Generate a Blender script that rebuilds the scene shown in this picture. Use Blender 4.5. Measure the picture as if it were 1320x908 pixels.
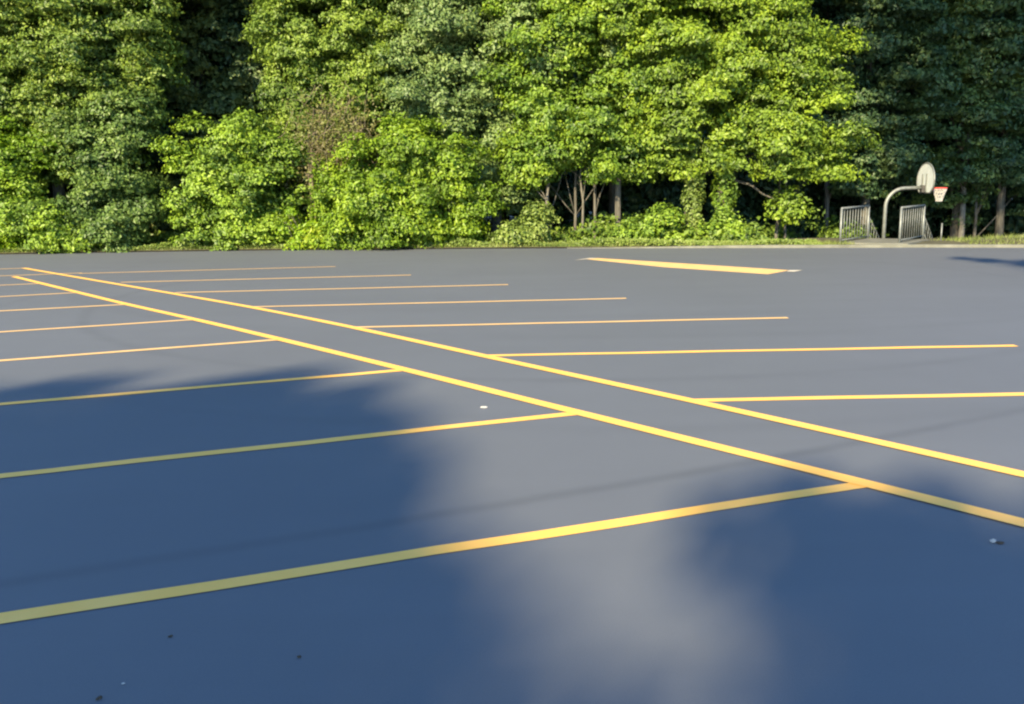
import bpy, bmesh, math, random
import numpy as np
from mathutils import Vector, Matrix

for o in list(bpy.data.objects):
    bpy.data.objects.remove(o)
SC = bpy.context.scene
COL = SC.collection
random.seed(7)
RNG = np.random.default_rng(11)

# ------------------------------------------------------------------ camera
cd = bpy.data.cameras.new('camera'); cam = bpy.data.objects.new('camera', cd); COL.objects.link(cam)
cd.sensor_width = 36; cd.lens = 30.0; cd.clip_start = 0.1; cd.clip_end = 2000
PITCH, ROLL = math.radians(10.456), math.radians(0.974)
cam.matrix_world = (Matrix.Translation((0, 0, 1.7)) @ Matrix.Rotation(math.pi/2 - PITCH, 4, 'X') @ Matrix.Rotation(-ROLL, 4, 'Z'))
SC.camera = cam

# ------------------------------------------------------------------ sky and sun
ELEV, AZ = math.radians(27), math.radians(-26)         # sun behind the camera, to its left
SUN = Vector((math.sin(AZ)*math.cos(ELEV), -math.cos(AZ)*math.cos(ELEV), math.sin(ELEV)))
W = bpy.data.worlds.new('World'); SC.world = W; W.use_nodes = True
nt = W.node_tree; nt.nodes.clear()
sky = nt.nodes.new('ShaderNodeTexSky'); sky.sky_type = 'NISHITA'; sky.sun_disc = False
sky.sun_elevation = ELEV; sky.sun_rotation = math.pi - AZ
sky.air_density = 1.0; sky.dust_density = 0.0; sky.ozone_density = 4.5
bg = nt.nodes.new('ShaderNodeBackground'); bg.inputs[1].default_value = 0.135
wo = nt.nodes.new('ShaderNodeOutputWorld')
nt.links.new(sky.outputs[0], bg.inputs[0]); nt.links.new(bg.outputs[0], wo.inputs[0])
sd = bpy.data.lights.new('sun', 'SUN'); sd.energy = 5.0; sd.angle = math.radians(0.6); sd.color = (1.0, 0.80, 0.50)
so = bpy.data.objects.new('sun', sd); COL.objects.link(so); so.location = SUN*60
so.rotation_euler = SUN.to_track_quat('Z', 'Y').to_euler()
SC.view_settings.view_transform = 'Standard'; SC.view_settings.look = 'None'
SC.view_settings.gamma = 1.0; SC.view_settings.exposure = 1.6
SC.cycles.max_bounces = 6; SC.cycles.diffuse_bounces = 3; SC.cycles.transparent_max_bounces = 4
SC.cycles.filter_width = 2.2

# ------------------------------------------------------------------ helpers
def tag(o, label=None, cat=None, group=None, kind=None):
    if label: o['label'] = label
    if cat: o['category'] = cat
    if group: o['group'] = group
    if kind: o['kind'] = kind
    return o

def empty(name, loc, rz=0):
    o = bpy.data.objects.new(name, None); COL.objects.link(o)
    o.location = loc; o.rotation_euler = (0, 0, rz); o.empty_display_size = .3
    return o

def mesh_obj(name, verts, faces, mat, parent=None, smooth=False):
    me = bpy.data.meshes.new(name)
    me.from_pydata([tuple(v) for v in verts], [], faces); me.update()
    me.materials.append(mat)
    if smooth: me.polygons.foreach_set('use_smooth', [True]*len(me.polygons))
    o = bpy.data.objects.new(name, me); COL.objects.link(o)
    if parent: o.parent = parent
    return o

def link(name, me, parent=None):
    o = bpy.data.objects.new(name, me); COL.objects.link(o); o.parent = parent
    return o

class MB:
    def __init__(s): s.v = []; s.f = []
    def tube(s, pts, rad, n=8, cap=True):
        pts = [Vector(p) for p in pts]
        if not hasattr(rad, '__len__'): rad = [rad]*len(pts)
        base = len(s.v); ref = None
        for i, p in enumerate(pts):
            d = (pts[min(i+1, len(pts)-1)] - pts[max(i-1, 0)]).normalized()
            if ref is None:
                ref = d.orthogonal().normalized()
            ref = (ref - d*ref.dot(d)).normalized(); b = d.cross(ref)
            for k in range(n):
                a = 2*math.pi*k/n
                s.v.append(p + (ref*math.cos(a) + b*math.sin(a))*rad[i])
        for i in range(len(pts)-1):
            for k in range(n):
                a = base+i*n+k; b2 = base+i*n+(k+1) % n
                s.f.append((a, b2, b2+n, a+n))
        if cap:
            s.f.append(tuple(base+k for k in reversed(range(n))))
            s.f.append(tuple(base+(len(pts)-1)*n+k for k in range(n)))
        return s
    def box(s, c, dx, dy, dz):           # centre + three half-axis vectors
        c, dx, dy, dz = map(Vector, (c, dx, dy, dz)); b = len(s.v)
        for i in (-1, 1):
            for j in (-1, 1):
                for k in (-1, 1): s.v.append(c + dx*i + dy*j + dz*k)
        for q in ((0,1,3,2),(4,6,7,5),(0,4,5,1),(2,3,7,6),(0,2,6,4),(1,5,7,3)):
            s.f.append(tuple(b+x for x in q))
        return s
    def build(s, name, mat, parent=None, smooth=False):
        return mesh_obj(name, s.v, s.f, mat, parent, smooth)

# ------------------------------------------------------------------ materials
def newmat(name):
    m = bpy.data.materials.new(name); m.use_nodes = True
    n = m.node_tree.nodes; n.clear(); out = n.new('ShaderNodeOutputMaterial')
    return m, m.node_tree, n, m.node_tree.links, out

def ramp(nodes, stops):
    r = nodes.new('ShaderNodeValToRGB'); e = r.color_ramp.elements
    while len(e) < len(stops): e.new(0.5)
    for x, (p, c) in zip(e, stops): x.position = p; x.color = (*c, 1) if len(c) == 3 else c
    return r

def leaf_mat(name, cols, trans=0.36, gloss=0.018):
    """leaves: each leaf (mesh island) its own tone, plus slow variation from branch to branch"""
    m, t, n, l, out = newmat(name)
    geo = n.new('ShaderNodeNewGeometry'); tc = n.new('ShaderNodeTexCoord')
    nz = n.new('ShaderNodeTexNoise'); nz.inputs['Scale'].default_value = 0.9; nz.inputs['Detail'].default_value = 3
    l.new(tc.outputs['Object'], nz.inputs['Vector'])
    mx = n.new('ShaderNodeMath'); mx.operation = 'MULTIPLY_ADD'; mx.inputs[1].default_value = 0.55
    l.new(geo.outputs['Random Per Island'], mx.inputs[0])
    sc = n.new('ShaderNodeMath'); sc.operation = 'MULTIPLY_ADD'; sc.inputs[1].default_value = 2.1; sc.inputs[2].default_value = -0.80
    l.new(nz.outputs[0], sc.inputs[0]); l.new(sc.outputs[0], mx.inputs[2])
    r = ramp(n, [(i/(len(cols)-1), c) for i, c in enumerate(cols)]); l.new(mx.outputs[0], r.inputs[0])
    d = n.new('ShaderNodeBsdfDiffuse'); tr = n.new('ShaderNodeBsdfTranslucent'); g = n.new('ShaderNodeBsdfGlossy')
    g.inputs['Roughness'].default_value = .45; g.inputs['Color'].default_value = (1, 1, 1, 1)
    l.new(r.outputs[0], d.inputs[0]); l.new(r.outputs[0], tr.inputs[0])
    a = n.new('ShaderNodeMixShader'); a.inputs[0].default_value = trans
    b = n.new('ShaderNodeMixShader'); b.inputs[0].default_value = gloss
    l.new(d.outputs[0], a.inputs[1]); l.new(tr.outputs[0], a.inputs[2])
    l.new(a.outputs[0], b.inputs[1]); l.new(g.outputs[0], b.inputs[2]); l.new(b.outputs[0], out.inputs[0])
    return m

def rough_mat(name, c1, c2, scale=8, rough=.8, bump=.3, stretch=(1, 1, 1), detail=5):
    m, t, n, l, out = newmat(name)
    tc = n.new('ShaderNodeTexCoord'); mp = n.new('ShaderNodeMapping'); mp.inputs['Scale'].default_value = stretch
    nz = n.new('ShaderNodeTexNoise'); nz.inputs['Scale'].default_value = scale; nz.inputs['Detail'].default_value = detail
    l.new(tc.outputs['Object'], mp.inputs[0]); l.new(mp.outputs[0], nz.inputs['Vector'])
    r = ramp(n, [(.3, c1), (.7, c2)]); l.new(nz.outputs[0], r.inputs[0])
    p = n.new('ShaderNodeBsdfPrincipled'); p.inputs['Roughness'].default_value = rough
    l.new(r.outputs[0], p.inputs['Base Color'])
    if bump:
        b = n.new('ShaderNodeBump'); b.inputs['Strength'].default_value = bump; b.inputs['Distance'].default_value = .02
        l.new(nz.outputs[0], b.inputs['Height']); l.new(b.outputs[0], p.inputs['Normal'])
    l.new(p.outputs[0], out.inputs[0])
    return m

LEAF = {
 'mid':    leaf_mat('leaf_mid_green',   [(0.047,0.092,0.020), (0.121,0.197,0.032), (0.236,0.329,0.045)]),
 'cool':   leaf_mat('leaf_blue_green',  [(0.039,0.080,0.022), (0.092,0.163,0.036), (0.170,0.260,0.056)]),
 'lime':   leaf_mat('leaf_lime',        [(0.065,0.125,0.012), (0.138,0.244,0.014), (0.219,0.348,0.016)]),
 'lime2':  leaf_mat('leaf_lime_green',  [(0.063,0.122,0.025), (0.158,0.263,0.029), (0.257,0.384,0.032)]),
 'chart':  leaf_mat('leaf_chartreuse',  [(0.095,0.188,0.013), (0.201,0.338,0.015), (0.287,0.360,0.025)]),
 'olive':  leaf_mat('leaf_olive',       [(0.053,0.101,0.019), (0.129,0.208,0.029), (0.230,0.329,0.045)]),
 'bright': leaf_mat('leaf_bright_green',[(0.058,0.104,0.013), (0.138,0.240,0.019), (0.238,0.350,0.022)]),
 'grey':   leaf_mat('leaf_grey_green',  [(0.055,0.105,0.036), (0.140,0.217,0.065), (0.244,0.338,0.111)]),
 'yellow': leaf_mat('leaf_yellow_green',[(0.047,0.099,0.019), (0.132,0.230,0.025), (0.232,0.342,0.028)]),
 'yellow2':leaf_mat('leaf_warm_green',  [(0.057,0.099,0.019), (0.146,0.239,0.025), (0.254,0.363,0.028)]),
 'pale':   leaf_mat('leaf_pale_green',  [(0.088,0.138,0.031), (0.163,0.237,0.044), (0.263,0.338,0.088)]),
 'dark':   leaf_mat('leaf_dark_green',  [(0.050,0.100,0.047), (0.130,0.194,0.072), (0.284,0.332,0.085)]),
 'dark2':  leaf_mat('leaf_shade_green',  [(0.028,0.068,0.032), (0.065,0.122,0.047), (0.120,0.185,0.052)]),  # leaf colour darkened to stand in for shade on the right-hand trees
 'dark3':  leaf_mat('leaf_shade_olive',  [(0.034,0.072,0.028), (0.084,0.145,0.042), (0.169,0.245,0.050)]),  # shade put into the leaf colour, lifted a little for dim sunlit boughs
 'drybrown': leaf_mat('dead_leaf', [(.080,.075,.025), (.140,.140,.040), (.140,.210,.035)]),
 'wood':   leaf_mat('leaf_wood_interior', [(0.020,0.054,0.028), (0.045,0.094,0.044), (0.084,0.140,0.050)]),  # dark, cool leaf tone: shade of the inner wood put into the colour
}
M_BARK = rough_mat('bark', (.040,.038,.030), (.110,.105,.085), 14, .9, .6, (1, 1, .25))
M_BARKP = rough_mat('pale_bark', (.06,.057,.044), (.14,.135,.11), 12, .9, .5, (1, 1, .3))
M_BARKM = rough_mat('grey_bark', (.08,.075,.06), (.20,.19,.16), 12, .9, .5, (1, 1, .3))
M_TWIG = rough_mat('dead_twig', (.07,.058,.036), (.19,.16,.105), 5, .9, 0)
M_METAL = rough_mat('galvanised_steel', (.12,.135,.13), (.19,.21,.20), 9, .5, 0)
M_METAL.node_tree.nodes['Principled BSDF'].inputs['Metallic'].default_value = .35
M_CONC = rough_mat('concrete', (.09,.095,.075), (.16,.165,.135), 2.2, .9, .3)
M_RED = rough_mat('red_paint', (.50,.045,.040), (.62,.07,.06), 10, .5, 0)
M_NET = rough_mat('white_cord', (.32,.32,.31), (.42,.42,.40), 20, .8, 0)
M_BOARD = rough_mat('weathered_white_paint', (.42,.49,.50), (.56,.62,.63), 4, .5, 0)
M_DARKM = rough_mat('dark_steel', (.03,.03,.03), (.06,.06,.06), 9, .6, 0)
M_SOIL = rough_mat('forest_floor', (.030,.030,.014), (.085,.080,.035), 2.5, .95, .5)
M_GRASS = leaf_mat('grass_blade', [(.10,.14,.03), (.17,.22,.05), (.30,.33,.12)])
M_PAPER = rough_mat('pale_scrap', (.28,.28,.27), (.40,.40,.39), 30, .7, 0)
M_DRY = rough_mat('dry_leaf_brown', (.03,.022,.014), (.07,.05,.03), 30, .8, 0)

def asphalt():
    m, t, n, l, out = newmat('sealed_asphalt')
    tc = n.new('ShaderNodeTexCoord')
    def noise(s, det=4, rough=.5, mp=None):
        z = n.new('ShaderNodeTexNoise'); z.inputs['Scale'].default_value = s; z.inputs['Detail'].default_value = det
        z.inputs['Roughness'].default_value = rough
        l.new((mp or tc).outputs['Object' if mp is None else 0], z.inputs['Vector']); return z
    big = noise(.22, 3); mid = noise(1.6, 5, .6); fine = noise(140, 3, .7)
    # squeegee streaks of the seal coat, along the bays
    mp = n.new('ShaderNodeMapping'); mp.inputs['Scale'].default_value = (.10, 1.4, 1); mp.inputs['Rotation'].default_value = (0, 0, math.radians(-8))
    l.new(tc.outputs['Object'], mp.inputs[0]); stk = noise(1.2, 4, .55, mp)
    def mul(a, k, add):
        x = n.new('ShaderNodeMath'); x.operation = 'MULTIPLY_ADD'; x.inputs[1].default_value = k; x.inputs[2].default_value = add
        l.new(a, x.inputs[0]); return x.outputs[0]
    def add(a, b, op='ADD'):
        x = n.new('ShaderNodeMath'); x.operation = op; l.new(a, x.inputs[0]); l.new(b, x.inputs[1]); return x.outputs[0]
    v = add(add(mul(big.outputs[0], .22, .89-.0), mul(mid.outputs[0], .10, -.05)), mul(stk.outputs[0], .16, -.08))
    v = add(v, mul(fine.outputs[0], .30, -.15))
    # faint tyre arcs: thin rings about far centres
    sep = n.new('ShaderNodeSeparateXYZ'); l.new(tc.outputs['Object'], sep.inputs[0])
    def ring(cx, cy, r, w, k):
        nonlocal v
        dx = mul(sep.outputs[0], 1, -cx); dy = mul(sep.outputs[1], 1, -cy)
        d = add(add(dx, dx, 'MULTIPLY'), add(dy, dy, 'MULTIPLY')); s = n.new('ShaderNodeMath'); s.operation = 'SQRT'; l.new(d, s.inputs[0])
        e = add(mul(s.outputs[0], 1, -r), mul(mid.outputs[0], .08, -.04)); ab = n.new('ShaderNodeMath'); ab.operation = 'ABSOLUTE'; l.new(e, ab.inputs[0])
        mr = n.new('ShaderNodeMapRange'); mr.interpolation_type = 'SMOOTHSTEP'
        mr.inputs['From Min'].default_value = 0; mr.inputs['From Max'].default_value = w
        mr.inputs['To Min'].default_value = k; mr.inputs['To Max'].default_value = 0
        l.new(ab.outputs[0], mr.inputs['Value']); 
        f = add(mr.outputs[0], mul(big.outputs[0], 1.6, -.1), 'MULTIPLY')
        v = add(v, f, 'SUBTRACT')
    ring(1.2, 16.0, 8.30, .16, .10); ring(1.2, 16.0, 9.95, .16, .06)
    ring(-23.2, 60.0, 60.1, .10, .20); ring(2.0, 22.0, 11.9, .25, .05)
    c = n.new('ShaderNodeMix'); c.data_type = 'RGBA'; c.blend_type = 'MULTIPLY'; c.inputs[0].default_value = 1
    c.inputs[6].default_value = (.104, .117, .134, 1); l.new(v, c.inputs[7])
    p = n.new('ShaderNodeBsdfPrincipled'); p.inputs['Roughness'].default_value = .62
    p.inputs['Specular IOR Level'].default_value = .35
    l.new(c.outputs[2], p.inputs['Base Color'])
    b = n.new('ShaderNodeBump'); b.inputs['Strength'].default_value = .35; b.inputs['Distance'].default_value = .004
    l.new(fine.outputs[0], b.inputs['Height']); l.new(b.outputs[0], p.inputs['Normal']); l.new(p.outputs[0], out.inputs[0])
    return m
M_ASPH = asphalt()

def paint(name, c1, c2):
    m, t, n, l, out = newmat(name)
    tc = n.new('ShaderNodeTexCoord')
    a = n.new('ShaderNodeTexNoise'); a.inputs['Scale'].default_value = 3; a.inputs['Detail'].default_value = 6
    f = n.new('ShaderNodeTexNoise'); f.inputs['Scale'].default_value = 120; f.inputs['Detail'].default_value = 2
    l.new(tc.outputs['Object'], a.inputs['Vector']); l.new(tc.outputs['Object'], f.inputs['Vector'])
    r = ramp(n, [(.3, c1), (.7, c2)]); l.new(a.outputs[0], r.inputs[0])
    p = n.new('ShaderNodeBsdfPrincipled'); p.inputs['Roughness'].default_value = .55; l.new(r.outputs[0], p.inputs['Base Color'])
    b = n.new('ShaderNodeBump'); b.inputs['Strength'].default_value = .4; b.inputs['Distance'].default_value = .003
    l.new(f.outputs[0], b.inputs['Height']); l.new(b.outputs[0], p.inputs['Normal']); l.new(p.outputs[0], out.inputs[0])
    return m
M_YEL = paint('yellow_line_paint', (.90,.48,.085), (.92,.52,.115))
M_YELP = paint('thin_yellow_line_paint', (.70,.44,.16), (.76,.50,.21))
M_WHT = paint('pale_line_paint', (.50,.46,.36), (.60,.56,.46))

# ------------------------------------------------------------------ ground
EDGE = [(-60,31.5),(-40,30.6),(-26,29.8),(-20,29.3),(-17.3,29.05),(-13.4,29.1),(-9.4,28.9),(-5.3,28.4),(-1.45,27.75),(1.5,27.2),(3.9,26.6),(6.6,25.95),(9.2,25.3),(12,24.7),(14.2,24.0),(17,22.9),(22,20.4),(30,15),(45,4),(60,-8)]
def edge_y(x):
    return float(np.interp(x, [p[0] for p in EDGE], [p[1] for p in EDGE]))

def sstep(a, b, x):
    t = min(1, max(0, (x-a)/(b-a))); return t*t*(3-2*t)
def court(x, y):                        # sunken court behind the railings
    d = sstep(28.2, 30.6, y)*(1-sstep(43, 46, y))*sstep(7.6, 9.6, x)*(1-sstep(26, 30, x))
    return d
def gz(x, y):
    """height of the land beyond the lot"""
    d = y - edge_y(x)
    z = .05 + .012*max(0, d) + .05*math.sin(x*.7+1)*math.sin(y*.5)*sstep(0, 3, d)
    z += .16*math.exp(-((x-15.0)/1.5)**2)*sstep(0.2, .9, d)*(1-sstep(1.6, 3, d))
    return z*(1-court(x, y)) - 1.35*court(x, y)

# the far ground sheet, reaching the horizon in every direction
R = 1200
mesh_obj('ground', [(-R,-R,-1.75),(R,-R,-1.75),(R,R,-1.75),(-R,R,-1.75)], [(0,1,2,3)], M_SOIL)['kind'] = 'structure'
# asphalt lot
vs = [(x, y, 0) for x, y in EDGE]; nE = len(vs)
vs += [(60,-60,0), (-60,-60,0)]
lot = mesh_obj('parking_lot', vs + [(x, y, -1.9) for x, y, z in vs],
    [tuple(reversed(range(nE+2)))] + [(i, (i+1) % (nE+2), (i+1) % (nE+2)+nE+2, i+nE+2) for i in range(nE+2)], M_ASPH)
lot['kind'] = 'structure'
# woodland floor, a grid that starts at the asphalt edge
nx, ny = 200, 70; V = []; F = []
for j in range(ny+1):
    for i in range(nx+1):
        x = -60 + 120*i/nx; t = j/ny; y = edge_y(x) + 75*t**1.8
        V.append((x, y, gz(x, y) if j else .03))
for j in range(ny):
    for i in range(nx):
        a = j*(nx+1)+i; F.append((a, a+1, a+nx+2, a+nx+1))
wf = mesh_obj('woodland_ground', V, F, M_SOIL, smooth=True); wf['kind'] = 'structure'

# concrete kerb along the right half of the far edge
kb = MB(); pts = [(x, edge_y(x)) for x in np.arange(1.8, 30, .6)]
for i, (x, y) in enumerate(pts):
    a = Vector(pts[max(i-1,0)]); b = Vector(pts[min(i+1,len(pts)-1)]); d = (b-a).normalized(); nn = Vector((-d.y, d.x))
    for (o, z) in ((-.03,-.05), (-.02,.065), (.0,.082), (.15,.085), (.15,-.05)):
        if z > 0: z = .015+(z-.015)*sstep(1.8, 8, x)
        kb.v.append(Vector((x, y, z)) + Vector((nn.x*o, nn.y*o, 0)))
for i in range(len(pts)-1):
    for k in range(4):
        a = i*5+k; kb.f.append((a, a+1, a+6, a+5))
o = kb.build('kerb', M_CONC); o['kind'] = 'structure'
# concrete landing and steps down to the court between the railings
st = MB(); ux = Vector((.62,.785,0)); uy = Vector((-.785,.62,0)); org = Vector((10.75,25.35,0))
path = empty('concrete_steps', org); tag(path, 'pale concrete landing and steps between the two steel railings', 'steps')
mb = MB(); mb.box(ux*1.35+uy*.05+Vector((0,0,-.1)), ux*1.3, uy*.98, Vector((0,0,.205))); mb.build('landing', M_CONC, path)
for i in range(8):
    mb = MB(); mb.box(ux*(2.66+.15+.3*i)+uy*.05+Vector((0,0,-.45-.08*i-.08)), ux*.149, uy*.95, Vector((0,0,.45-.08*i+.02 if i < 5 else .12)))
    mb.build('step', M_CONC, path)
# sunken court slab
cs = MB(); cs.box((17.3,36.6,-1.40), (8.2,0,0), (0,6.2,0), (0,0,.07)); cs = cs.build('court_slab', M_ASPH); cs['kind'] = 'structure'

# ------------------------------------------------------------------ painted lines, children of the lot
def stripe(name, a, b, w, mat, z=.004, wob=.006):
    a, b = Vector(a), Vector(b); d = (b-a); L = d.length; d.normalize(); nrm = Vector((-d.y, d.x)); n = max(4, int(L/.5))
    v = []; f = []
    for i in range(n+1):
        p = a + d*L*i/n; e = wob*math.sin(i*1.7+a.x*3)+random.uniform(-wob, wob)*.6; ww = w/2*(1+random.uniform(-.05, .05))
        q = p + nrm*e
        v += [(q.x-nrm.x*ww, q.y-nrm.y*ww, z), (q.x+nrm.x*ww, q.y+nrm.y*ww, z)]
    for i in range(n): f.append((2*i, 2*i+2, 2*i+3, 2*i+1))
    return mesh_obj(name, v, f, mat, lot)
def polystripe(name, pts, w, mat, z):
    v = []; f = []; P = [Vector(p) for p in pts]; Q = []
    for i in range(len(P)-1):
        n = max(2, int((P[i+1]-P[i]).length/.5))
        for k in range(n): Q.append(P[i].lerp(P[i+1], k/n))
    Q.append(P[-1])
    # soften the bends
    for _ in range(6): Q = [Q[0]]+[(Q[i-1]+Q[i]*2+Q[i+1])/4 for i in range(1, len(Q)-1)]+[Q[-1]]
    for i, p in enumerate(Q):
        d = (Q[min(i+1,len(Q)-1)]-Q[max(i-1,0)]).normalized(); nrm = Vector((-d.y, d.x)); ww = w/2*(1+random.uniform(-.04, .04))
        v += [(p.x-nrm.x*ww, p.y-nrm.y*ww, z), (p.x+nrm.x*ww, p.y+nrm.y*ww, z)]
    for i in range(len(Q)-1): f.append((2*i, 2*i+2, 2*i+3, 2*i+1))
    return mesh_obj(name, v, f, mat, lot)
LW = .105
LINE_A = [(5.2,2.15),(3.04,4.87),(1.47,6.85),(-.33,9.01),(-2.15,11.25),(-4.21,13.60),(-8.4,17.95),(-12.88,22.62)]
LINE_B = [(4.8,1.45),(2.61,4.13),(2.02,4.80),(.51,6.51),(-1.08,8.34),(-2.83,10.31),(-4.59,12.24),(-6.45,14.2),(-11.64,20.02)]
tag(polystripe('divider_line', LINE_A, LW*1.15, M_YEL, .008), 'far yellow line of the divider pair')
tag(polystripe('divider_line', LINE_B, LW*1.15, M_YEL, .008), 'near yellow line of the divider pair')
LEFT = [((-6.2,1.87),(2.02,4.75)), ((-7.0,3.86),(.51,6.51)), ((-8.0,5.86),(-1.08,8.32)), ((-9.2,7.78),(-2.83,10.31)),
        ((-10.5,9.9),(-4.59,12.20)), ((-12.2,12.25),(-6.42,14.18)), ((-13.6,14.05),(-8.25,16.20)), ((-15.2,16.4),(-10.0,18.2)),
        ((-16.5,19.1),(-10.4,20.75)), ((-18,21.6),(-12.7,22.6))]
RIGHT = [((1.47,6.86),(7.3,6.90)), ((-.33,9.01),(5.45,9.07)), ((-2.11,11.20),(3.73,11.40)), ((-4.21,13.56),(1.88,13.85)),
         ((-6.27,15.90),(-.05,16.32)), ((-8.3,18.15),(-2.18,18.68)), ((-10.4,20.6),(-4.38,21.38))]
for a, b in LEFT + RIGHT: stripe('bay_line', a, b, LW, M_YEL if a[1] < 9.5 and b[1] < 9.5 else M_YELP)
v = [(1.95,22.45,.004),(2.30,22.72,.004),(4.30,20.35,.004),(5.98,18.30,.004),(5.60,17.85,.004),(5.28,17.50,.004),(3.55,19.55,.004)]
tag(mesh_obj('painted_band', v, [(6,5,4,3,2),(0,6,2,1)], M_YELP, lot), 'broad pale yellow band near the far edge')
tag(mesh_obj('band_end', [(1.62,22.02,.008),(1.95,22.32,.008),(2.3,22.65,.008),(2.12,22.78,.008)], [(0,1,2,3)], M_WHT, lot), 'white far end of the yellow band')
tag(mesh_obj('band_end', [(5.82,17.98,.008),(5.95,17.9,.008),(6.25,18.25,.008),(5.98,18.3,.008)], [(0,1,2,3)], M_WHT, lot), 'white near end of the yellow band')

# ------------------------------------------------------------------ foliage
def leaf_mesh(name, C, Nrm, size, mat, aspect=.62, droop=.25):
    """C leaf centres, Nrm outward directions -> one mesh of folded leaves"""
    n = len(C)
    nr = Nrm + RNG.normal(0, .42, (n, 3)) + np.array([0, 0, .18])
    nr /= np.linalg.norm(nr, axis=1)[:, None]+1e-9
    t = RNG.normal(0, 1, (n, 3)) + np.array([0, 0, -droop]); t -= nr*np.sum(t*nr, axis=1)[:, None]
    t /= np.linalg.norm(t, axis=1)[:, None]+1e-9
    b = np.cross(nr, t); s = (size*RNG.uniform(.5, 1.6, n))[:, None]
    fold = nr*s*.16
    P = np.empty((n, 4, 3), np.float32)
    P[:, 0] = C - t*s*.5; P[:, 1] = C + b*s*aspect*.5 + fold; P[:, 2] = C + t*s*.5 - nr*s*.1; P[:, 3] = C - b*s*aspect*.5 + fold
    me = bpy.data.meshes.new(name)
    me.vertices.add(4*n); me.vertices.foreach_set('co', P.reshape(-1))
    idx = np.arange(n, dtype=np.int32)[:, None]*4
    tri = np.concatenate([idx+[0, 1, 2], idx+[0, 2, 3]], axis=1).reshape(-1).astype(np.int32)
    me.loops.add(len(tri)); me.loops.foreach_set('vertex_index', tri)
    me.polygons.add(2*n); me.polygons.foreach_set('loop_start', np.arange(2*n, dtype=np.int32)*3)
    me.polygons.foreach_set('loop_total', np.full(2*n, 3, np.int32))
    me.update(calc_edges=True); me.materials.append(mat)
    return me

STYLE = {       # bough radius, flatness, overlap, leaf size, leaf density (leaves per bough m2)
 'bushy': dict(r=.34, flat=.80, cover=1.9, leaf=.112, dens=470, jit=.40),
 'tiers': dict(r=.42, flat=.74, cover=1.6, leaf=.118, dens=430, jit=.42),
 'open':  dict(r=.46, flat=.66, cover=1.2, leaf=.14, dens=260, jit=.42),
}
def sph(n):
    v = RNG.normal(0, 1, (n, 3)); return v/np.linalg.norm(v, axis=1)[:, None]

def crown(name, lumps, style, mat, org, front=True, k=1.0, zfloor=.02):
    """lumps: ellipsoids (x,y,z,rx,ry,rz). Each is covered by boughs, each bough by leaves."""
    S = STYLE[style]; CC = []; NN = []
    for (x, y, z, rx, ry, rz) in lumps:
        R_ = (rx*rz)**.5; hid = z-rz > 9.5
        br = S['r']*(1.0 if not hid else 1.7)
        nb = max(3, int(S['cover']*(4*math.pi*R_*R_*.62)/(math.pi*br*br*max(.55, S['flat']+.2))))
        d = sph(nb*3)
        if front: w = (d[:, 1] < .35)
        else: w = np.ones(len(d), bool)
        d = d[w][:nb]
        q_ = np.array([x, y, z]) + d*np.array([rx, ry, rz])
        fld = np.sin(1.8*q_[:, 0]+org[0])*np.sin(2.2*q_[:, 2]+org[0]*2) + .6*np.sin(3.3*q_[:, 0]-2.6*q_[:, 2]+org[0]*3)
        d = d[fld > (-.52 if style == 'bushy' else -.36)]
        rad = 1 + RNG.normal(-.06, S['jit']*.6, len(d))
        bc = np.array([x, y, z]) + d*rad[:, None]*np.array([rx, ry, rz])
        # an inner layer, darker and sparser, so the mass is not hollow
        inn = sph(max(3, nb//3)); bi = np.array([x, y, z]) + inn*.45*np.array([rx, ry, rz])
        q_ = bi; fl2 = np.sin(1.8*q_[:, 0]+org[0])*np.sin(2.2*q_[:, 2]+org[0]*2) + .6*np.sin(3.3*q_[:, 0]-2.6*q_[:, 2]+org[0]*3)
        inn = inn[fl2 > -.35]; bi = bi[fl2 > -.35]
        bc = np.concatenate([bc, bi]); dd = np.concatenate([d, inn])
        br_i = br*RNG.uniform(.45, 1.45, len(bc))
        for c, dn, r in zip(bc, dd, br_i):
            if c[2] < zfloor-.3: continue
            m = int(S['dens']*k*(2.0*math.pi*r*r)*(.35 if hid else 1)*.55)+4
            u = sph(m); u[:, 2] = np.abs(u[:, 2])*1.1-.28; u += dn*.30
            u /= np.linalg.norm(u, axis=1)[:, None]
            q = (.40+.85*RNG.uniform(0, 1, m)**.9+np.abs(RNG.normal(0, .12, m)))[:, None]
            el = np.array([RNG.uniform(.8, 1.45), RNG.uniform(.8, 1.2), 1.0])
            # lobed outline of the bough
            lob = 1+.28*np.sin(u[:, :1]*7+c[0]*9)*np.sin(u[:, 1:2]*6+c[1]*5)
            p = c + u*q*lob*r*el*np.array([1, 1, S['flat']*RNG.uniform(.7, 1.3)])
            p[:, 2] -= (np.hypot(u[:, 0], u[:, 1])**2)*r*.18
            CC.append(p); NN.append(u*np.array([.8, .8, 1]) + dn*.35)
    C_ = np.concatenate(CC); N_ = np.concatenate(NN)
    keep = C_[:, 2] > zfloor; C_ = C_[keep]; N_ = N_[keep]
    sz = np.where(C_[:, 2] > 9.8, S['leaf']*2.1, S['leaf'])
    return leaf_mesh(name, C_ - np.array(org), N_, sz, LEAF[mat]), len(C_)

def limb_path(a, b, n=5, wob=.12):
    a, b = Vector(a), Vector(b); L = (b-a).length; pts = []
    for i in range(n+1):
        t = i/n; p = a.lerp(b, t); p.z += math.sin(t*math.pi)*L*.05
        if 0 < i < n: p += Vector((random.uniform(-1,1), random.uniform(-1,1), random.uniform(-.5,.5)))*wob*L*.25
        pts.append(p)
    return pts

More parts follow.
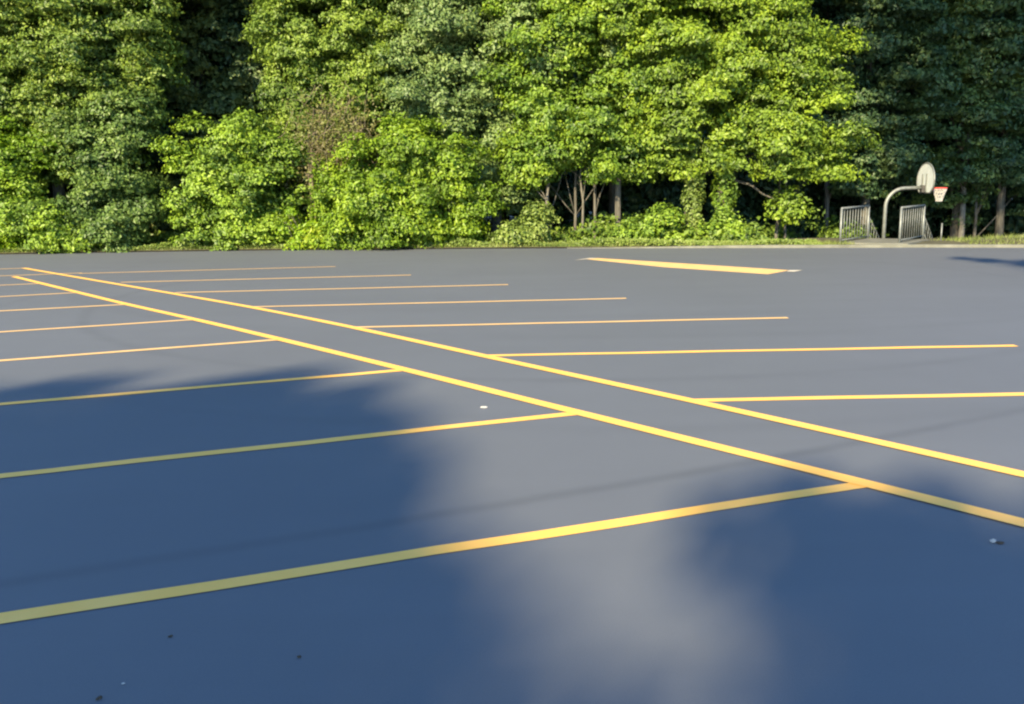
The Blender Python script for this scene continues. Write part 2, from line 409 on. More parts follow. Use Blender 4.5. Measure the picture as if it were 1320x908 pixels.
TREES = []
TREES = [
 ('edge_tree', 'tall mid-green tree at the far left, leafy from its crown down to the shrubs',
  'mid', 'bushy', [(-16.03, 30.900000000000002, 0.2)],
  [(-16.18,30.6,7.45,2.23,1.67,1.67), (-13.86,30.6,6.91,2.09,1.56,1.67), (-15.92,30.6,5.15,1.95,1.46,1.39), (-13.53,30.6,4.99,1.53,1.15,1.39), (-12.32,30.6,6.38,0.78,0.58,1.25), (-15.02,30.6,3.57,1.67,1.25,1.11), (-15.37,30.6,9.91,3.06,2.3,2.09), (-12.82,30.6,9.38,1.95,1.46,1.95), (-14.07,30.6,12.29,2.78,2.09,2.23), (-18.89,30.6,6.99,2.23,1.67,2.5), (-18.49,30.6,9.96,2.23,1.67,2.5), (-18.97,30.6,4.43,1.67,1.25,1.67)]),
 ('edge_tree', 'narrow blue-green column of leaves between the left shrubs and the dark gap',
  'cool', 'bushy', [(-13.6, 30.1, 0.1)],
  [(-13.34,29.8,3.25,1.14,0.85,1.35), (-13.4,29.8,1.29,1.3,0.98,1.14), (-14.28,29.8,2.36,0.65,0.49,1.22), (-12.85,29.8,4.26,0.76,0.57,0.95), (-14.14,29.8,0.64,1.22,0.91,0.65), (-12.95,29.8,0.49,0.87,0.65,0.54)]),
 ('shrub', 'yellow-green shrub cut by the left edge of the photo',
  'lime', 'bushy', [(-17.56, 30.0, 0.05)],
  [(-16.92,29.7,3.3,1.03,0.77,1.08), (-17.31,29.7,1.62,1.08,0.81,1.22), (-18.38,29.7,2.55,1.35,1.01,1.89), (-16.74,29.7,0.83,0.94,0.71,0.81)]),
 ('shrub', 'low yellow-green shrub on the asphalt edge at the foot of the blue-green column',
  'lime2', 'bushy', [(-15.8, 29.7, 0.05)],
  [(-15.75,29.4,0.69,1.02,0.76,0.64), (-14.98,29.4,0.47,0.69,0.52,0.43), (-16.25,29.4,1.35,0.75,0.56,0.69)]),
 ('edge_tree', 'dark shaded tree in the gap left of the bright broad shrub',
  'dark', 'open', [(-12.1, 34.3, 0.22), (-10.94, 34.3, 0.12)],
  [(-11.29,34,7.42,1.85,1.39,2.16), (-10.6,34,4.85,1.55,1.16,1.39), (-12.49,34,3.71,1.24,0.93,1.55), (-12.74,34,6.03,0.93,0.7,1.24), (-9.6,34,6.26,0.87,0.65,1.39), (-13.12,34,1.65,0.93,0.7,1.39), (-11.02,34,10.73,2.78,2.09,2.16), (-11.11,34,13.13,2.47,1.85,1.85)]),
 ('shrub', 'broad bright yellow-green shrub right of the dark gap, taller than a person',
  'lime2', 'bushy', [(-9.52, 29.900000000000002, 0.06)],
  [(-9.31,29.6,3.43,1.13,0.85,0.97), (-10.25,29.6,2.16,1.18,0.89,1.13), (-8.98,29.6,1.41,1.48,1.11,1.24), (-7.93,29.6,2.51,0.97,0.73,1.21), (-9.91,29.6,0.71,1.35,1.01,0.65), (-8.32,29.6,0.56,0.97,0.73,0.59)]),
 ('shrub', 'small chartreuse weedy bush with long pale stalks at the asphalt edge',
  'chart', 'bushy', [(-6.96, 29.2, 0.03)],
  [(-6.96,28.9,0.56,0.53,0.39,0.53), (-7.24,28.9,0.95,0.32,0.35,0.47), (-6.63,28.9,0.43,0.32,0.35,0.42)]),
 ('edge_tree', 'olive-green tree rising behind the brown dead vines',
  'olive', 'bushy', [(-6.11, 31.5, 0.18)],
  [(-6.96,31.2,7.28,1.42,1.06,1.42), (-5.19,31.2,7.51,1.42,1.06,1.42), (-6.11,31.2,5.45,1.84,1.38,1.42), (-4.59,31.2,6.08,1.13,0.85,1.28), (-7.61,31.2,5.61,0.85,0.64,1.28), (-6.77,31.2,3.6,1.42,1.06,1.13), (-5.08,31.2,4.24,1.13,0.85,1.13), (-5.87,31.2,9.92,2.55,1.91,1.99), (-5.75,31.2,12.12,2.27,1.7,1.7), (-8.68,31.2,1.87,0.71,0.53,1.7)]),
 ('shrub', 'wide rounded bright green bush in front of the brown dead vines',
  'bright', 'bushy', [(-3.58, 29.2, 0.07)],
  [(-4.04,28.9,1.92,1.84,1.38,1.31), (-2.47,28.9,2.4,1.37,1.02,1.31), (-5.23,28.9,1.3,1.18,0.89,1.1), (-3.04,28.9,0.88,1.97,1.48,0.84), (-1.68,28.9,1.37,0.79,0.59,1.1), (-3.21,28.9,3.24,1.21,0.91,0.68), (-5.66,28.9,0.54,0.89,0.67,0.53), (-4.62,28.9,0.52,1.58,1.18,0.47)]),
 ('edge_tree', 'grey-green tree with drooping tiers of foliage in the middle of the wood edge',
  'grey', 'tiers', [(-0.48, 30.900000000000002, 0.18)],
  [(-1.41,30.6,6.71,2.09,1.56,1.17), (-1.73,30.6,4.92,2.09,1.56,1.11), (-0.41,30.6,3.6,1.53,1.15,1.17), (-1.38,30.6,8.09,2.5,1.88,1.25), (0.16,30.6,5.41,1.25,0.94,1.25), (-0.17,30.6,2.21,0.95,0.71,0.95), (-2.89,30.6,6.22,1.11,0.83,1.39), (-2.56,30.6,4.16,1.11,0.83,0.83), (-1.07,30.6,10.05,2.36,1.77,1.53), (-1.28,30.6,11.85,1.67,1.25,1.67)]),
 ('edge_tree', 'bright yellow-green tree with layered boughs over a dark hollow',
  'yellow', 'tiers', [(1.28, 29.5, 0.07), (2.23, 29.5, 0.05), (2.91, 29.5, 0.05)],
  [(2.2,29.2,6.42,1.73,1.29,1.11), (1.16,29.2,4.23,1.27,0.96,1.33), (2.96,29.2,4.45,1.86,1.39,1.11), (2.18,29.2,3.01,2.07,1.55,0.74), (0.75,29.2,2.53,0.85,0.64,0.64), (3.74,29.2,3.14,1.22,0.92,0.85), (1.55,29.2,5.46,1.33,1,1.11), (4.1,29.2,5.66,1.33,1,1.19), (3.21,29.2,7.37,1.59,1.19,1.06), (0.94,29.2,7.16,1.33,1,1.06), (4.5,29.2,4.18,1.06,0.8,1.06), (2.7,29.2,9.26,2.65,1.99,1.59), (2.7,29.2,11.1,2.12,1.59,1.59)]),
 ('edge_tree', 'large yellow-green tree on two ivy-covered trunks left of the railings',
  'yellow2', 'tiers', [(5.98, 28.8, 0.16), (7.01, 28.8, 0.15)],
  [(5.6,28.5,6.25,2.07,1.55,1.24), (7.61,28.5,5.51,1.94,1.46,1.24), (8.91,28.5,4.04,1.68,1.26,1.09), (6.92,28.5,3.59,1.94,1.46,0.98), (9.84,28.5,3.05,1.42,1.07,0.67), (8.21,28.5,2.71,1.42,1.07,0.62), (10.45,28.5,2.42,0.62,0.47,0.41), (5.88,28.5,4.82,1.81,1.36,0.88), (8.57,28.5,6.2,1.17,0.87,0.98), (10.21,28.5,5.59,0.65,0.49,0.67), (5.16,28.5,3.13,0.93,0.7,1.09), (9.29,28.5,1.02,0.26,0.35,0.47), (4.84,28.5,7.9,2.07,1.55,1.3), (7.55,28.5,7.39,1.81,1.36,1.3), (7,28.5,9.24,3.11,2.33,1.81), (6.94,28.5,11.25,2.33,1.75,1.81)]),
 ('edge_tree', 'grey-green crown showing between the two bright layered trees near the top of the photo',
  'grey', 'bushy', [(3.66, 29.2, 0.1)],
  [(3.67,28.9,7.25,0.89,0.67,0.89), (3.98,28.9,6.3,0.68,0.51,0.58), (3.17,28.9,8.25,1.31,0.99,0.89), (0.92,28.9,6.35,0.79,0.59,0.95), (0.48,28.9,7.11,0.79,0.59,0.79)]),
 ('shrub', 'leafy green bush at the asphalt edge just left of the ivy-covered trunks',
  'lime2', 'bushy', [(4.36, 28.3, 0.03)],
  [(4.35,28,0.61,0.46,0.35,0.38), (5.03,28,0.7,0.31,0.35,0.33), (3.7,28,0.27,0.51,0.38,0.2), (5.32,28,0.29,0.41,0.35,0.23)]),
 ('shrub', 'small pale green weed bush at the foot of the thin trunk under the layered tree',
  'pale', 'bushy', [(0.57, 28.5, 0.03)],
  [(0.52,28.2,0.37,0.51,0.38,0.28), (1.01,28.2,0.84,0.28,0.35,0.56), (-0.19,28.2,0.28,0.62,0.46,0.23)]),
 ('shrub', 'low ivy bush around the feet of the two ivy-covered trunks',
  'lime2', 'bushy', [(6.78, 28.400000000000002, 0.03)],
  [(6.53,28.1,0.27,0.41,0.35,0.26), (7.06,28.1,0.46,0.23,0.35,0.36), (7.37,28.1,0.05,0.31,0.35,0.1)]),
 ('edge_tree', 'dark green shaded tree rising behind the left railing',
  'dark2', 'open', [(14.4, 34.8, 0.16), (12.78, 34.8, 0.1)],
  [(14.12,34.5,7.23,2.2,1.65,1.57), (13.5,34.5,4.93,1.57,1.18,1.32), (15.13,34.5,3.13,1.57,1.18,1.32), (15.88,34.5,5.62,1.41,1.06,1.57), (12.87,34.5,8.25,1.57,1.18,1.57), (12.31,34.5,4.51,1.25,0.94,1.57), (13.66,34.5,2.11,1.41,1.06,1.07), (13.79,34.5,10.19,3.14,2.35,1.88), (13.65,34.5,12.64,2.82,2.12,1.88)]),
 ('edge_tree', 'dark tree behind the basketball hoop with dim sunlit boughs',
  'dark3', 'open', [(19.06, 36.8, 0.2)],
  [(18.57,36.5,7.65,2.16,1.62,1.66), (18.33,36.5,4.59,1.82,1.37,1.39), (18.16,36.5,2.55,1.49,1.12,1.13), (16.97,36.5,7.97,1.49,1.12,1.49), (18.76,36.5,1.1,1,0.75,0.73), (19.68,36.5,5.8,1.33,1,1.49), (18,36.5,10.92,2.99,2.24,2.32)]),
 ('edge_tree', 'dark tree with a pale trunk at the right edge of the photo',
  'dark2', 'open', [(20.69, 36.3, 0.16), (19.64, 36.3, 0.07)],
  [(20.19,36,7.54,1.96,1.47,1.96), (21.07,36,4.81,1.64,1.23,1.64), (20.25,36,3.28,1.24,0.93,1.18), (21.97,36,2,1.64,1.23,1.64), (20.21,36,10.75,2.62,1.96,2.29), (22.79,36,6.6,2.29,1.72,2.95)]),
 ('shrub', 'low dark olive scrub under the large tree left of the left railing',
  'olive', 'open', [(10.53, 30.8, 0.03)],
  [(9.71,30.5,0.05,0.67,0.5,0.22), (10.94,30.5,0.08,0.67,0.5,0.28), (11.76,30.5,0.23,0.39,0.35,0.28), (9.02,30.5,-0.02,0.44,0.35,0.17)]),
]

total = 0
def make_tree(name, label, mat, style, trunks, lumps, bark=None, group=None, k=1.0, front=True, cat=None):
    global total
    tx, ty, tr = trunks[0]; tz = gz(tx, ty); org = (tx, ty, tz)
    t = empty(name, org); tag(t, label, cat or ('tree' if name.endswith('tree') else 'shrub'), group)
    me, n = crown('crown' if name.endswith('tree') else 'foliage', lumps, style, mat, org, front, k, zfloor=tz-.05); total += n
    link('crown' if name.endswith('tree') else 'foliage', me, t)
    top = max(l[2] for l in lumps)
    heads = []
    for i, (x, y, r) in enumerate(trunks):
        z0 = gz(x, y)
        h = top*.8 if r > .09 else min(top*.6, 3.8)
        if name == 'shrub': h = top*.7
        lean = random.uniform(-.05, .05)
        P = [Vector((x + lean*h*s*s + random.uniform(-1,1)*.05*h*s*.4, y + random.uniform(-1,1)*.03, z0-.15+(h+.15)*s)) - Vector(org) for s in (0, .06, .25, .5, .75, 1)]
        mb = MB().tube(P, [r*1.5, r*1.1, r, r*.85, r*.6, r*.3], 9)
        mb.build('trunk' if name != 'shrub' else 'stem', bark or M_BARK, t, True); heads.append(P)
    for i, l in enumerate(lumps):
        P = heads[i % len(heads)]; a = P[2 + (1 if l[2] > top*.4 else 0) + (1 if l[2] > top*.7 else 0)]
        e = Vector(l[:3]) - Vector(org); rr = trunks[i % len(trunks)][2]*.42
        pth = limb_path(a, e); MB().tube(pth, [rr*(1-.8*q/5) for q in range(6)], 6).build('limb', bark or M_BARK, t, True)
    return t
for (nm, lab, mat, st_, tk, lu) in TREES:
    make_tree(nm, lab, mat, st_, tk, lu)

# ivy sleeves on the two trunks of the large yellow-green tree
big = [o for o in bpy.data.objects if o.get('label', '').startswith('large yellow-green tree on two')][0]
def ivy(x, y, z0, z1, r, n, mat, parent, size=.11):
    a = RNG.uniform(0, 2*math.pi, n); z = z0+(z1-z0)*RNG.uniform(0, 1, n)**1.1
    rr = r*(.8+.35*np.sin(z*5.1+a*2)+.25*RNG.normal(0, 1, n)*.6+.25*(1-(z-z0)/(z1-z0)))
    C_ = np.stack([x+np.cos(a)*rr, y+np.sin(a)*rr, z], 1); N_ = np.stack([np.cos(a), np.sin(a), .2*np.ones(n)], 1)
    link('ivy', leaf_mesh('ivy', C_-np.array(parent.location), N_, np.full(n, size), LEAF[mat]), parent)
ivy(6.02, 28.35, 0, 4.6, .27, 2600, 'pale', big); ivy(7.02, 28.3, 0, 4.4, .30, 2400, 'lime2', big)

# thin bare trunks in the hollows under the boughs
for i, (x, y, h, r, lab) in enumerate([
    (1.28,28.9,3.3,.05,'thin pale sapling trunk leftmost in the hollow under the layered tree'),
    (2.45,29.3,3.2,.045,'thin pale sapling trunk standing alone in the middle of the dark hollow'),
    (2.95,29.6,3.0,.04,'thin leaning sapling trunk near the right end of the dark hollow'),
    (9.05,29.2,3.4,.055,'thin pale trunk under the low boughs left of the railings'),
    (9.55,29.8,3.4,.05,'thin grey trunk close behind the left railing'),
    (19.03,36.3,6.5,.13,'pale bare trunk behind the hoop net'),
    (-10.6,29.8,2.5,.045,'thin bent stem between the bright shrubs')]):
    z0 = gz(x, y); t = empty('sapling', (x, y, z0)); tag(t, lab, 'sapling')
    P = [Vector((random.uniform(-.1,.1)*s*h*.4, 0, -.1+h*s)) for s in (0,.2,.45,.7,1)]
    MB().tube(P, [r*1.2, r, r*.9, r*.7, r*.5], 7).build('trunk', M_BARKM if y > 33 else M_BARKP, t, True)
    for k in range(5):
        a = P[2+k % 3]; e = a + Vector((random.uniform(-.6,.6), random.uniform(-.3,.3), random.uniform(.3,.9)))
        MB().tube(limb_path(a, e, 3), [r*.45, r*.35, r*.25, r*.12], 5).build('branch', M_BARKP, t, True)

# tangle of dead vines
dv = empty('dead_vine_tangle', (-5.8,29.9,gz(-5.8,29.9))); tag(dv, 'brown tangle of dead vines hanging above the rounded bright bush', 'vines')
mb = MB()
for i in range(270):
    a = Vector((random.gauss(0,.75), random.gauss(-.45,.22), 3.2+random.gauss(.25,.75)))
    L = random.uniform(.5, 1.5); d = Vector((random.gauss(0,.55), random.gauss(0,.2), -1 if random.random() < .7 else random.gauss(0,.6))).normalized()
    P = [a]; 
    for s in range(4): d = (d+Vector((random.gauss(0,.35), random.gauss(0,.2), random.gauss(0,.25)))).normalized(); P.append(P[-1]+d*L/4)
    mb.tube(P, [.009,.008,.007,.006,.003], 3, False)
for x0 in (-.95,-.8,-.6):
    P = [Vector((x0+random.gauss(0,.06), -.55+random.gauss(0,.05), z)) for z in (0,.8,1.6,2.4,3.1,3.8)]; mb.tube(P, .035, 5)
dvs = mb.build('twigs', M_TWIG, dv); dvs['kind'] = 'stuff'
n = 5200; c_ = RNG.normal(0, 1, (n, 3))*np.array([.72, .22, .72])+np.array([-.05, -.5, 3.3])
dl = link('dead_leaves', leaf_mesh('dead_leaves', c_, np.tile([.1, -.7, .5], (n, 1)), np.full(n, .085), LEAF['drybrown']), dv); dl['kind'] = 'stuff'
# pale stalks of the chartreuse weed
wb = [o for o in bpy.data.objects if o.get('label', '').startswith('small chartreuse')][0]
for k in range(7):
    x = random.uniform(-.6,.5); MB().tube([(x,-.3,0),(x+random.gauss(0,.1),-.35,.5),(x+random.gauss(-.1,.25),-.4,random.uniform(.8,1.3))], [.014,.012,.006], 4).build('stalk', M_BARKP, wb)

# ------------------------------------------------------------------ the wood behind: rows of whole trees
def wood_variant(i):
    lumps = []; h = 13+i*1.0
    for j in range(15):
        a = random.uniform(0, 6.28); z = random.uniform(1.2, h-1.2); q = random.uniform(.5, 1.9)
        lumps.append((math.cos(a)*q, math.sin(a)*q, z, random.uniform(1.1,1.7), random.uniform(1.0,1.5), random.uniform(.8,1.3)))
    CC = []; NN = []
    for (x, y, z, a, b, c) in lumps:
        n = 1150; u = sph(n); q = RNG.uniform(.5, 1.1, n)[:, None]; CC.append(np.array([x, y, z])+u*q*np.array([a, b, c])); NN.append(u)
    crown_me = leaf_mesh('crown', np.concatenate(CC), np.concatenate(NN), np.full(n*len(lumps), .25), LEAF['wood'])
    mb = MB().tube([(0,0,-.3),(0,0,.4),(.1,0,h*.4),(0,.1,h*.9)], [.24,.18,.14,.04], 8)
    me = bpy.data.meshes.new('trunk'); me.from_pydata([tuple(v) for v in mb.v], [], mb.f); me.materials.append(M_BARK)
    return crown_me, me
VAR = [wood_variant(i) for i in range(4)]
k = 0
for row, (y0, x0, x1, stp) in enumerate([(35.5,-26,9,2.5), (38.5,-29,13,2.6), (42.5,-32,24,2.7), (47.5,-36,34,2.8), (52.5,-38,38,3.2)]):
    x = x0
    while x < x1:
        px = x+random.uniform(-.6,.6); py = y0+random.uniform(-.9,.9)+max(0, x-9)*.05; s = random.uniform(.9,1.15)
        t = empty('woodland_tree', (px, py, gz(px, py)), random.uniform(0, 6.28)); t.scale = (s, s, s)
        tag(t, 'dark shaded tree deep in the wood behind the sunlit edge trees', 'tree', 'trees deep in the wood')
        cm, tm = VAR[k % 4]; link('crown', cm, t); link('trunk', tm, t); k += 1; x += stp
# right-hand side of the wood, beyond and around the court
for (px, py) in [(20.5,43.5),(23.5,41),(26.5,38),(29,34),(31,30),(14.5,45.5),(17.5,45.5),(10.5,45)]:
    t = empty('woodland_tree', (px, py, gz(px, py)-.2), random.uniform(0, 6.28))
    tag(t, 'dark shaded tree deep in the wood behind the sunlit edge trees', 'tree', 'trees deep in the wood')
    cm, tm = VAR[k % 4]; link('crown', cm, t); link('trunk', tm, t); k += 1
# undergrowth between the trunks, nobody could count it
def patch(name, n, xr, depth, h, size, mat, label, cat, dens_front=1.0, foot=0):
    x = RNG.uniform(*xr, n); d = RNG.uniform(0, 1, n)**dens_front*depth+foot
    ed = np.interp(x, [p[0] for p in EDGE], [p[1] for p in EDGE]); y = ed+d
    hh = h*(.45+.55*np.sin(x*1.9+np.sin(x*.7)*2)*np.sin(y*1.3+x*.4)**2)*RNG.uniform(0, 1, n)**.8
    z = np.array([gz(float(a), float(b)) for a, b in zip(x, y)])+np.abs(hh)
    N_ = np.stack([RNG.normal(0,.5,n), -np.ones(n)*.6, np.ones(n)*.6], 1)
    o = link(name, leaf_mesh(name, np.stack([x, y, z], 1), N_, np.full(n, size), mat)); tag(o, label, cat, kind='stuff')
patch('undergrowth', 26000, (-30,8), 6, .9, .17, LEAF['olive'], 'dark leafy undergrowth on the floor of the wood', 'undergrowth', foot=1.2)
patch('ground_cover', 16000, (-24,9.3), 1.1, .28, .085, LEAF['pale'], 'pale weeds and ground cover along the asphalt edge', 'weeds', foot=.04)

# grass verge
n = 26000; x = RNG.uniform(-24, 24, n); ed = np.interp(x, [p[0] for p in EDGE], [p[1] for p in EDGE])
y = ed + .03 + RNG.uniform(0, 1, n)**1.3*np.where(x > 12.8, 2.6, 1.1); y += np.where(x > 3.6, .12, 0)
ok = ~((x > 10.2) & (x < 13.2)); x = x[ok]; y = y[ok]; n = len(x)
z = np.array([gz(float(a), float(b)) for a, b in zip(x, y)]); h = RNG.uniform(.05, .16, n); a = RNG.uniform(0, 6.28, n)
lean = RNG.normal(0, .04, (n, 2)); w = .009
P = np.empty((n, 3, 3), np.float32)
P[:, 0] = np.stack([x-np.cos(a)*w, y-np.sin(a)*w, z-.01], 1); P[:, 1] = np.stack([x+np.cos(a)*w, y+np.sin(a)*w, z-.01], 1)
P[:, 2] = np.stack([x+lean[:, 0], y+lean[:, 1], z+h], 1)
me = bpy.data.meshes.new('grass'); me.from_pydata(P.reshape(-1, 3).tolist(), [], np.arange(3*n).reshape(-1, 3).tolist()); me.materials.append(M_GRASS)
tag(link('grass', me), 'thin strip of pale green grass behind the lot edge', 'grass', kind='stuff')

# ------------------------------------------------------------------ steel railings
def railing(org, label):
    r = empty('railing', org); tag(r, label, 'railing', 'steel railings at the court steps')
    L = 2.75; H = 1.08
    A = Vector((0,0,0)); B = ux*L
    for p in (A, B): MB().tube([p+Vector((0,0,-.1)), p+Vector((0,0,H))], .035, 10).build('post', M_METAL, r, True)
    MB().tube([A+Vector((0,0,H)), B+Vector((0,0,H+.02))], .032, 10).build('top_rail', M_METAL, r, True)
    MB().tube([A+Vector((0,0,.13)), B+Vector((0,0,.13))], .022, 8).build('bottom_rail', M_METAL, r, True)
    for k in range(9):
        p = A.lerp(B, (k+1)/10); MB().tube([p+Vector((0,0,.13)), p+Vector((0,0,H))], .0125, 6).build('baluster', M_METAL, r, True)
    # the part that goes down beside the steps
    C0 = B+ux*.14; D = C0+ux*2.3+Vector((0,0,-1.3))
    MB().tube([C0+Vector((0,0,-.2)), C0+Vector((0,0,H-.36))], .02, 8).build('post', M_METAL, r, True)
    MB().tube([D+Vector((0,0,-.1)), D+Vector((0,0,H-.05))], .03, 8).build('post', M_METAL, r, True)
    MB().tube([C0+Vector((0,0,H-.38)), D+Vector((0,0,H-.38))], .018, 8).build('sloping_rail', M_METAL, r, True)
    MB().tube([C0+Vector((0,0,.2)), D+Vector((0,0,.2))], .02, 8).build('sloping_rail', M_METAL, r, True)
    for k in range(7):
        p = C0.lerp(D, (k+1)/8); MB().tube([p+Vector((0,0,.2)), p+Vector((0,0,H-.38))], .009, 6).build('baluster', M_METAL, r, True)
railing((9.9,25.75,.05), 'left one of the two grey steel railings by the basketball hoop')
railing((11.5,25.35,.05), 'right one of the two grey steel railings, under the hoop arm')
p = empty('steel_post', (13.15,26.2,.08)); tag(p, 'short thin steel post right of the railings below the net', 'post')
MB().tube([(0,0,-.1),(0,0,.52)], .022, 8).build('shaft', M_METAL, p, True); MB().tube([(0,0,.52),(0,0,.54)], .028, 8).build('cap', M_METAL, p, True)

# ------------------------------------------------------------------ basketball hoop
hx, hy = 13.0, 29.9; hz = -1.33
hoop = empty('basketball_hoop', (hx, hy, hz)); tag(hoop, 'basketball hoop with fan-shaped white board on a curved grey gooseneck pole', 'basketball hoop')
an = math.radians(-3); fx = Vector((math.cos(an), math.sin(an), 0)); fy = Vector((-fx.y, fx.x, 0)); Z = Vector((0,0,1))
top = 3.02; rc = .62
P = [Vector((0,0,-.1)), Vector((0,0,top-rc))] + [Vector((0,0,top-rc)) + fx*rc*(1-math.cos(t)) + Z*rc*math.sin(t) for t in np.linspace(.2, math.pi/2, 8)] + [fx*1.22+Z*top]
MB().tube(P, .062, 14).build('pole', M_METAL, hoop, True)
# fan board: flat bottom, rounded top
bc = fx*1.27; W2, H2 = .69, 1.0; prof = []
for t in np.linspace(0, math.pi, 25): prof.append((W2*math.cos(t), .42+(H2-.42)*math.sin(t)))
prof += [(-W2*.93, .18), (-W2*.62, .0), (W2*.62, .0), (W2*.93, .18)]
z0 = top-.17
def slab(prof, th, off, name, mat, parent):
    m = len(prof); v = [bc+fy*a+Z*(z0+b)+fx*(off-th/2) for a, b in prof]+[bc+fy*a+Z*(z0+b)+fx*(off+th/2) for a, b in prof]
    return mesh_obj(name, v, [tuple(range(m)), tuple(reversed(range(m, 2*m)))]+[(i, i+m, (i+1) % m+m, (i+1) % m) for i in range(m)], mat, parent)
board = slab(prof, .03, .03, 'backboard', M_BOARD, hoop)
edge = MB().tube([bc+fy*a+Z*(z0+b)+fx*.03 for a, b in prof+prof[:1]], .028, 8).build('board_edge', M_METAL, board, True)
for s in (-1, 1):
    MB().box(bc+fy*.16*s+Z*(z0+.34)-fx*.01, fx*.018, fy*.02, Z*.30).build('mounting_bar', M_METAL, hoop)
MB().box(bc+Z*(top-.03)-fx*.06, fx*.055, fy*.10, Z*.12).build('bracket', M_DARKM, hoop)
rim = []; rcn = bc+fx*(.045+.25+.228)+Z*(top-.02)
MB().tube([rcn+(fx*math.cos(t)+fy*math.sin(t))*.2285 for t in np.linspace(0, 2*math.pi, 29)], .021, 8, False).build('rim', M_RED, hoop, True)
MB().box(bc+fx*.17+Z*(top-.05), fx*.125, fy*.07, Z*.045).build('rim_bracket', M_RED, hoop)
net = MB()
for k in range(12):
    for s in (-1, 1):
        P = []
        for q in range(7):
            u = q/6; t = 2*math.pi*(k+s*u*1.5)/12; r_ = .225-.125*min(1, u*1.15)
            P.append(rcn+(fx*math.cos(t)+fy*math.sin(t))*r_-Z*(.02+.42*u))
        net.tube(P, .011, 4, False)
for q in (.3,.55,.8,1): 
    r_ = .225-.125*min(1, q*1.15); net.tube([rcn+(fx*math.cos(t)+fy*math.sin(t))*r_-Z*(.02+.42*q) for t in np.linspace(0,2*math.pi,19)], .009, 4, False)
net.build('net', M_NET, hoop)

# ------------------------------------------------------------------ litter on the asphalt
def scrap(x, y, w, l, h, name, label, cat, mat, rz):
    bm = bmesh.new(); bmesh.ops.create_icosphere(bm, subdivisions=2, radius=1)
    for v in bm.verts:
        n_ = v.co.normalized(); q = 1+.28*math.sin(n_.x*5+x)*math.cos(n_.y*6)+random.uniform(-.12,.12)
        v.co = Vector((n_.x*w*q, n_.y*l*q, max(-.2, n_.z)*h*q+h*.2+.002))
    me = bpy.data.meshes.new(name); bm.to_mesh(me); bm.free(); me.materials.append(mat)
    o = link(name, me); o.location = (x, y, .001); o.rotation_euler = (0,0,rz); tag(o, label, cat)
scrap(-.235,6.73,.030,.014,.010,'paper_scrap','small crumpled white scrap lying in the sunlit asphalt between two yellow lines','litter',M_PAPER,.1)
scrap(2.32,3.90,.016,.010,.012,'paper_scrap','tiny pale scrap on the shaded asphalt near the lower right','litter',M_PAPER,.3)
scrap(2.345,3.885,.020,.012,.006,'leaf_or_shadow_speck','dark speck standing in for the shadow of the tiny pale scrap at lower right','leaf',M_DRY,.2)  # the pale scrap's shadow, modelled as a dark lump
scrap(-1.37,3.12,.010,.006,.005,'leaf_or_shadow_speck','tiny dark leaf speck nearest the lowest yellow line at left','leaf',M_DRY,.5)
scrap(-.82,2.95,.008,.007,.006,'pebble','tiny dark pebble on the blue shaded asphalt, rightmost of the specks at lower left','pebble',M_DRY,0)
scrap(-1.455,2.70,.012,.008,.006,'leaf_or_shadow_speck','dark leaf speck at the very bottom edge, lower left','leaf',M_DRY,1)
scrap(-1.41,2.79,.007,.005,.004,'pebble','tiny pale pebble at lower left beside the dark specks','pebble',M_PAPER,0)

# ------------------------------------------------------------------ trees behind the viewer shading the lot, one added to shade the wood
def shade_tree(label, base, marks, top, r, extra=(), mat='mid', dens=1000):
    """a full-grown tree; marks are (x, y, radius, height): boughs whose shade falls at x, y on the lot"""
    lumps = []
    for (gx, gy, rr, hh, *dk) in marks:
        p = Vector((gx, gy, 0)) + SUN*(hh/SUN.z); lumps.append((p.x, p.y, p.z, rr, dk[0] if dk else 1))
    lumps += [(*e, 1) for e in extra]; CC = []; NN = []
    for (x, y, z, q, dk) in lumps:
        n = int(dens*dk*q*q)+int(80*dk); u = sph(n); s = RNG.uniform(.25, 1, n)[:, None]**.5*(1+.10*np.sin(u[:, :1]*6+x)+.08*np.sin(u[:, 2:]*8)); CC.append(np.array([x, y, z])+u*s*q); NN.append(u)
    C_ = np.concatenate(CC); t = empty('broadleaf_tree', (base[0], base[1], 0)); tag(t, label, 'tree')
    link('crown', leaf_mesh('crown', C_-np.array((base[0], base[1], 0)), np.concatenate(NN), np.full(len(C_), .21), LEAF[mat]), t)
    z0 = min(l[2] for l in lumps); P = [Vector((0,0,-.3)), Vector((.02,0,.6)), Vector((.1,.05,z0*.6)), Vector((0,0,top*.75)), Vector((.1,0,top*.95))]
    MB().tube(P, [r*1.4, r, r*.8, r*.5, r*.15], 12).build('trunk', M_BARK, t, True)
    for (x, y, z, q, dk) in lumps[::2]:
        e = Vector((x-base[0], y-base[1], z)); a = Vector((0,0,max(z0*.7, z-3-e.xy.length*.5)))
        MB().tube(limb_path(a, e), [r*.3*(1-.8*i/5) for i in range(6)], 6).build('limb', M_BARK, t, True)
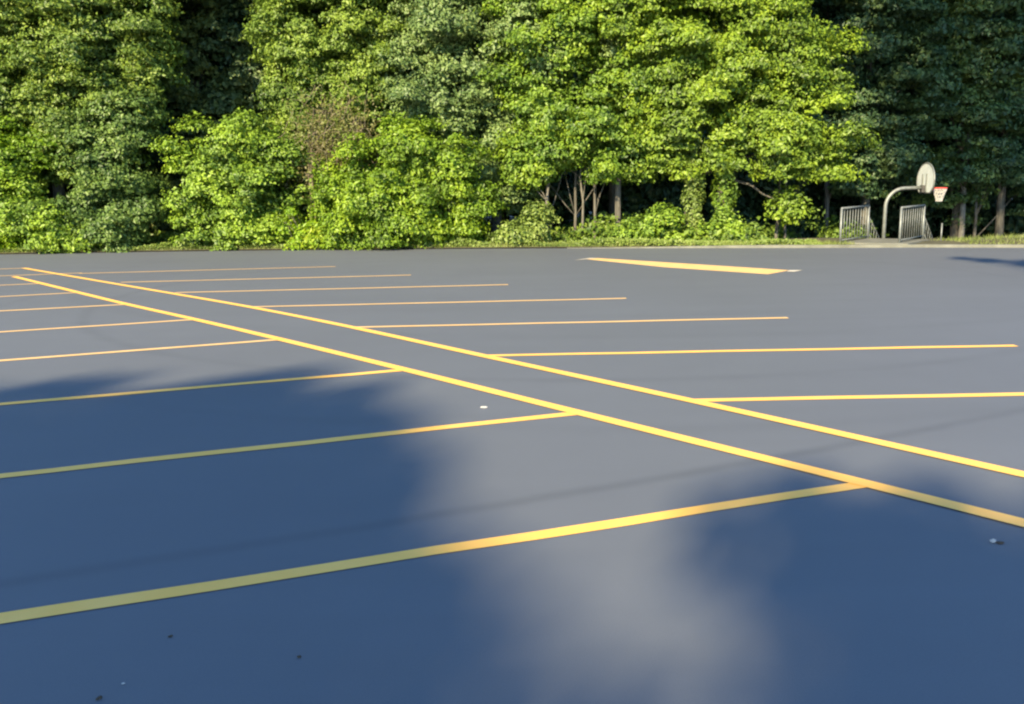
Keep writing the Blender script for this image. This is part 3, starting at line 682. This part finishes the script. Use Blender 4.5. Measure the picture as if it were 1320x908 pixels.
LM = [(-2.4,6.9,.6,18.1),(-1.35,5.7,.55,18.4),(-.98,4.8,.45,18),(-.85,3.7,.45,18.2),(-1.8,6.45,.62,18.2),(-4.6,6.8,.75,18),(-2.75,7.1,.72,18.4),(-3.7,6.3,.8,17.6),(-1.75,5.4,.72,18),(-1.2,4.3,.62,18.3),(-.92,3.2,.62,17.8),(-.72,2.2,.7,18),(-.8,.9,.75,18),(-1.7,3.4,.8,17.6),(-1.7,2.2,.8,17.4),
      (-2.6,5.0,1.0,17),(-4.2,4.6,1.2,17.2),(-5.9,5.6,1.1,17.8),(-7.6,5.4,1.2,17.5),(-9.2,5.0,1.2,17.2),(-2.4,2.8,1.1,16.8),(-4.3,1.6,1.4,17),(-6.6,2.4,1.6,16.6),(-2.2,.2,1.2,16.8),(-9,1.5,1.6,16.5),(-3.4,3.2,1.2,16.9),
      (-5,-2,2.0,16),(-1.5,-2.2,1.5,16.5),(-8.5,-3,2.0,15.5),(-3,-6,2.2,15),(-7,-7,2.4,14),(-4,-11,2.4,13),(-8,-12,2.3,12)]
shade_tree('tall broadleaf tree behind the viewer at left, shading the left bays', (-20.0,-33.0), LM, 19, .38)
RM = [(3.05,4.0,.42,15.9,.4),(1.42,4.15,.5,16,.5),(1.98,3.9,.5,16.3,.6),(2.6,3.25,.6,16),(3.3,2.75,.65,15.8),(1.5,3.2,.5,15.6,.7),(1.42,2.2,.6,16,.8),(.15,.8,.6,15.7),(.42,2.0,.52,15.9,.30),(2.3,2.6,.8,15.4),(3.4,1.6,1.0,15.6),
      (1.2,.5,.9,15.5),(2.6,.2,1.1,15),(4.6,.6,1.2,15),(.6,-1.8,1.3,14.8),(3,-2.6,1.6,14.5),(5.2,-2,1.5,14),(2,-6,1.9,13),(5,-6.5,2,12.5),(3,-10.5,2.2,11),(6,-11,2,10.5)]
shade_tree('tall broadleaf tree behind the viewer at right, shading the foreground', (-8.5,-29.0), RM, 16.5, .34)
WM = [(11.6,18.9,.55,18),(11.15,19.9,.34,18),(10.9,20.6,.22,18),(12.6,18.4,.6,18.2),(14.6,18.4,.9,18.6),(13.5,16,.9,17.4),(14.5,13.5,1.2,16.5),(12.7,11,1.2,15),(11.5,7.5,1.2,13)]
shade_tree('slender tall tree behind the viewer, its tip shading the lot at the right edge', (-2.2,-15.5), WM, 18.5, .26)
EX = [(5.5,11.5,16,2.2),(8,12,16,2.4),(10.5,12,17,2.4),(5,12,19,2.2),(7.5,11,20,2.6),(10,12,21,2.4),(7,12,23.5,2.2),(9,11,25,2),(4.6,11.5,21.5,1.6),(12.5,12,18,2.2),(12,13,21,2),(14,12,20,2)]  # crown of an added tree out of view, blocking sun from the wood
shade_tree('tall unseen tree at right, added to shade the wood behind the hoop', (11.0,11.3), [], 24, .36, EX, dens=560)

print('leaves', total)
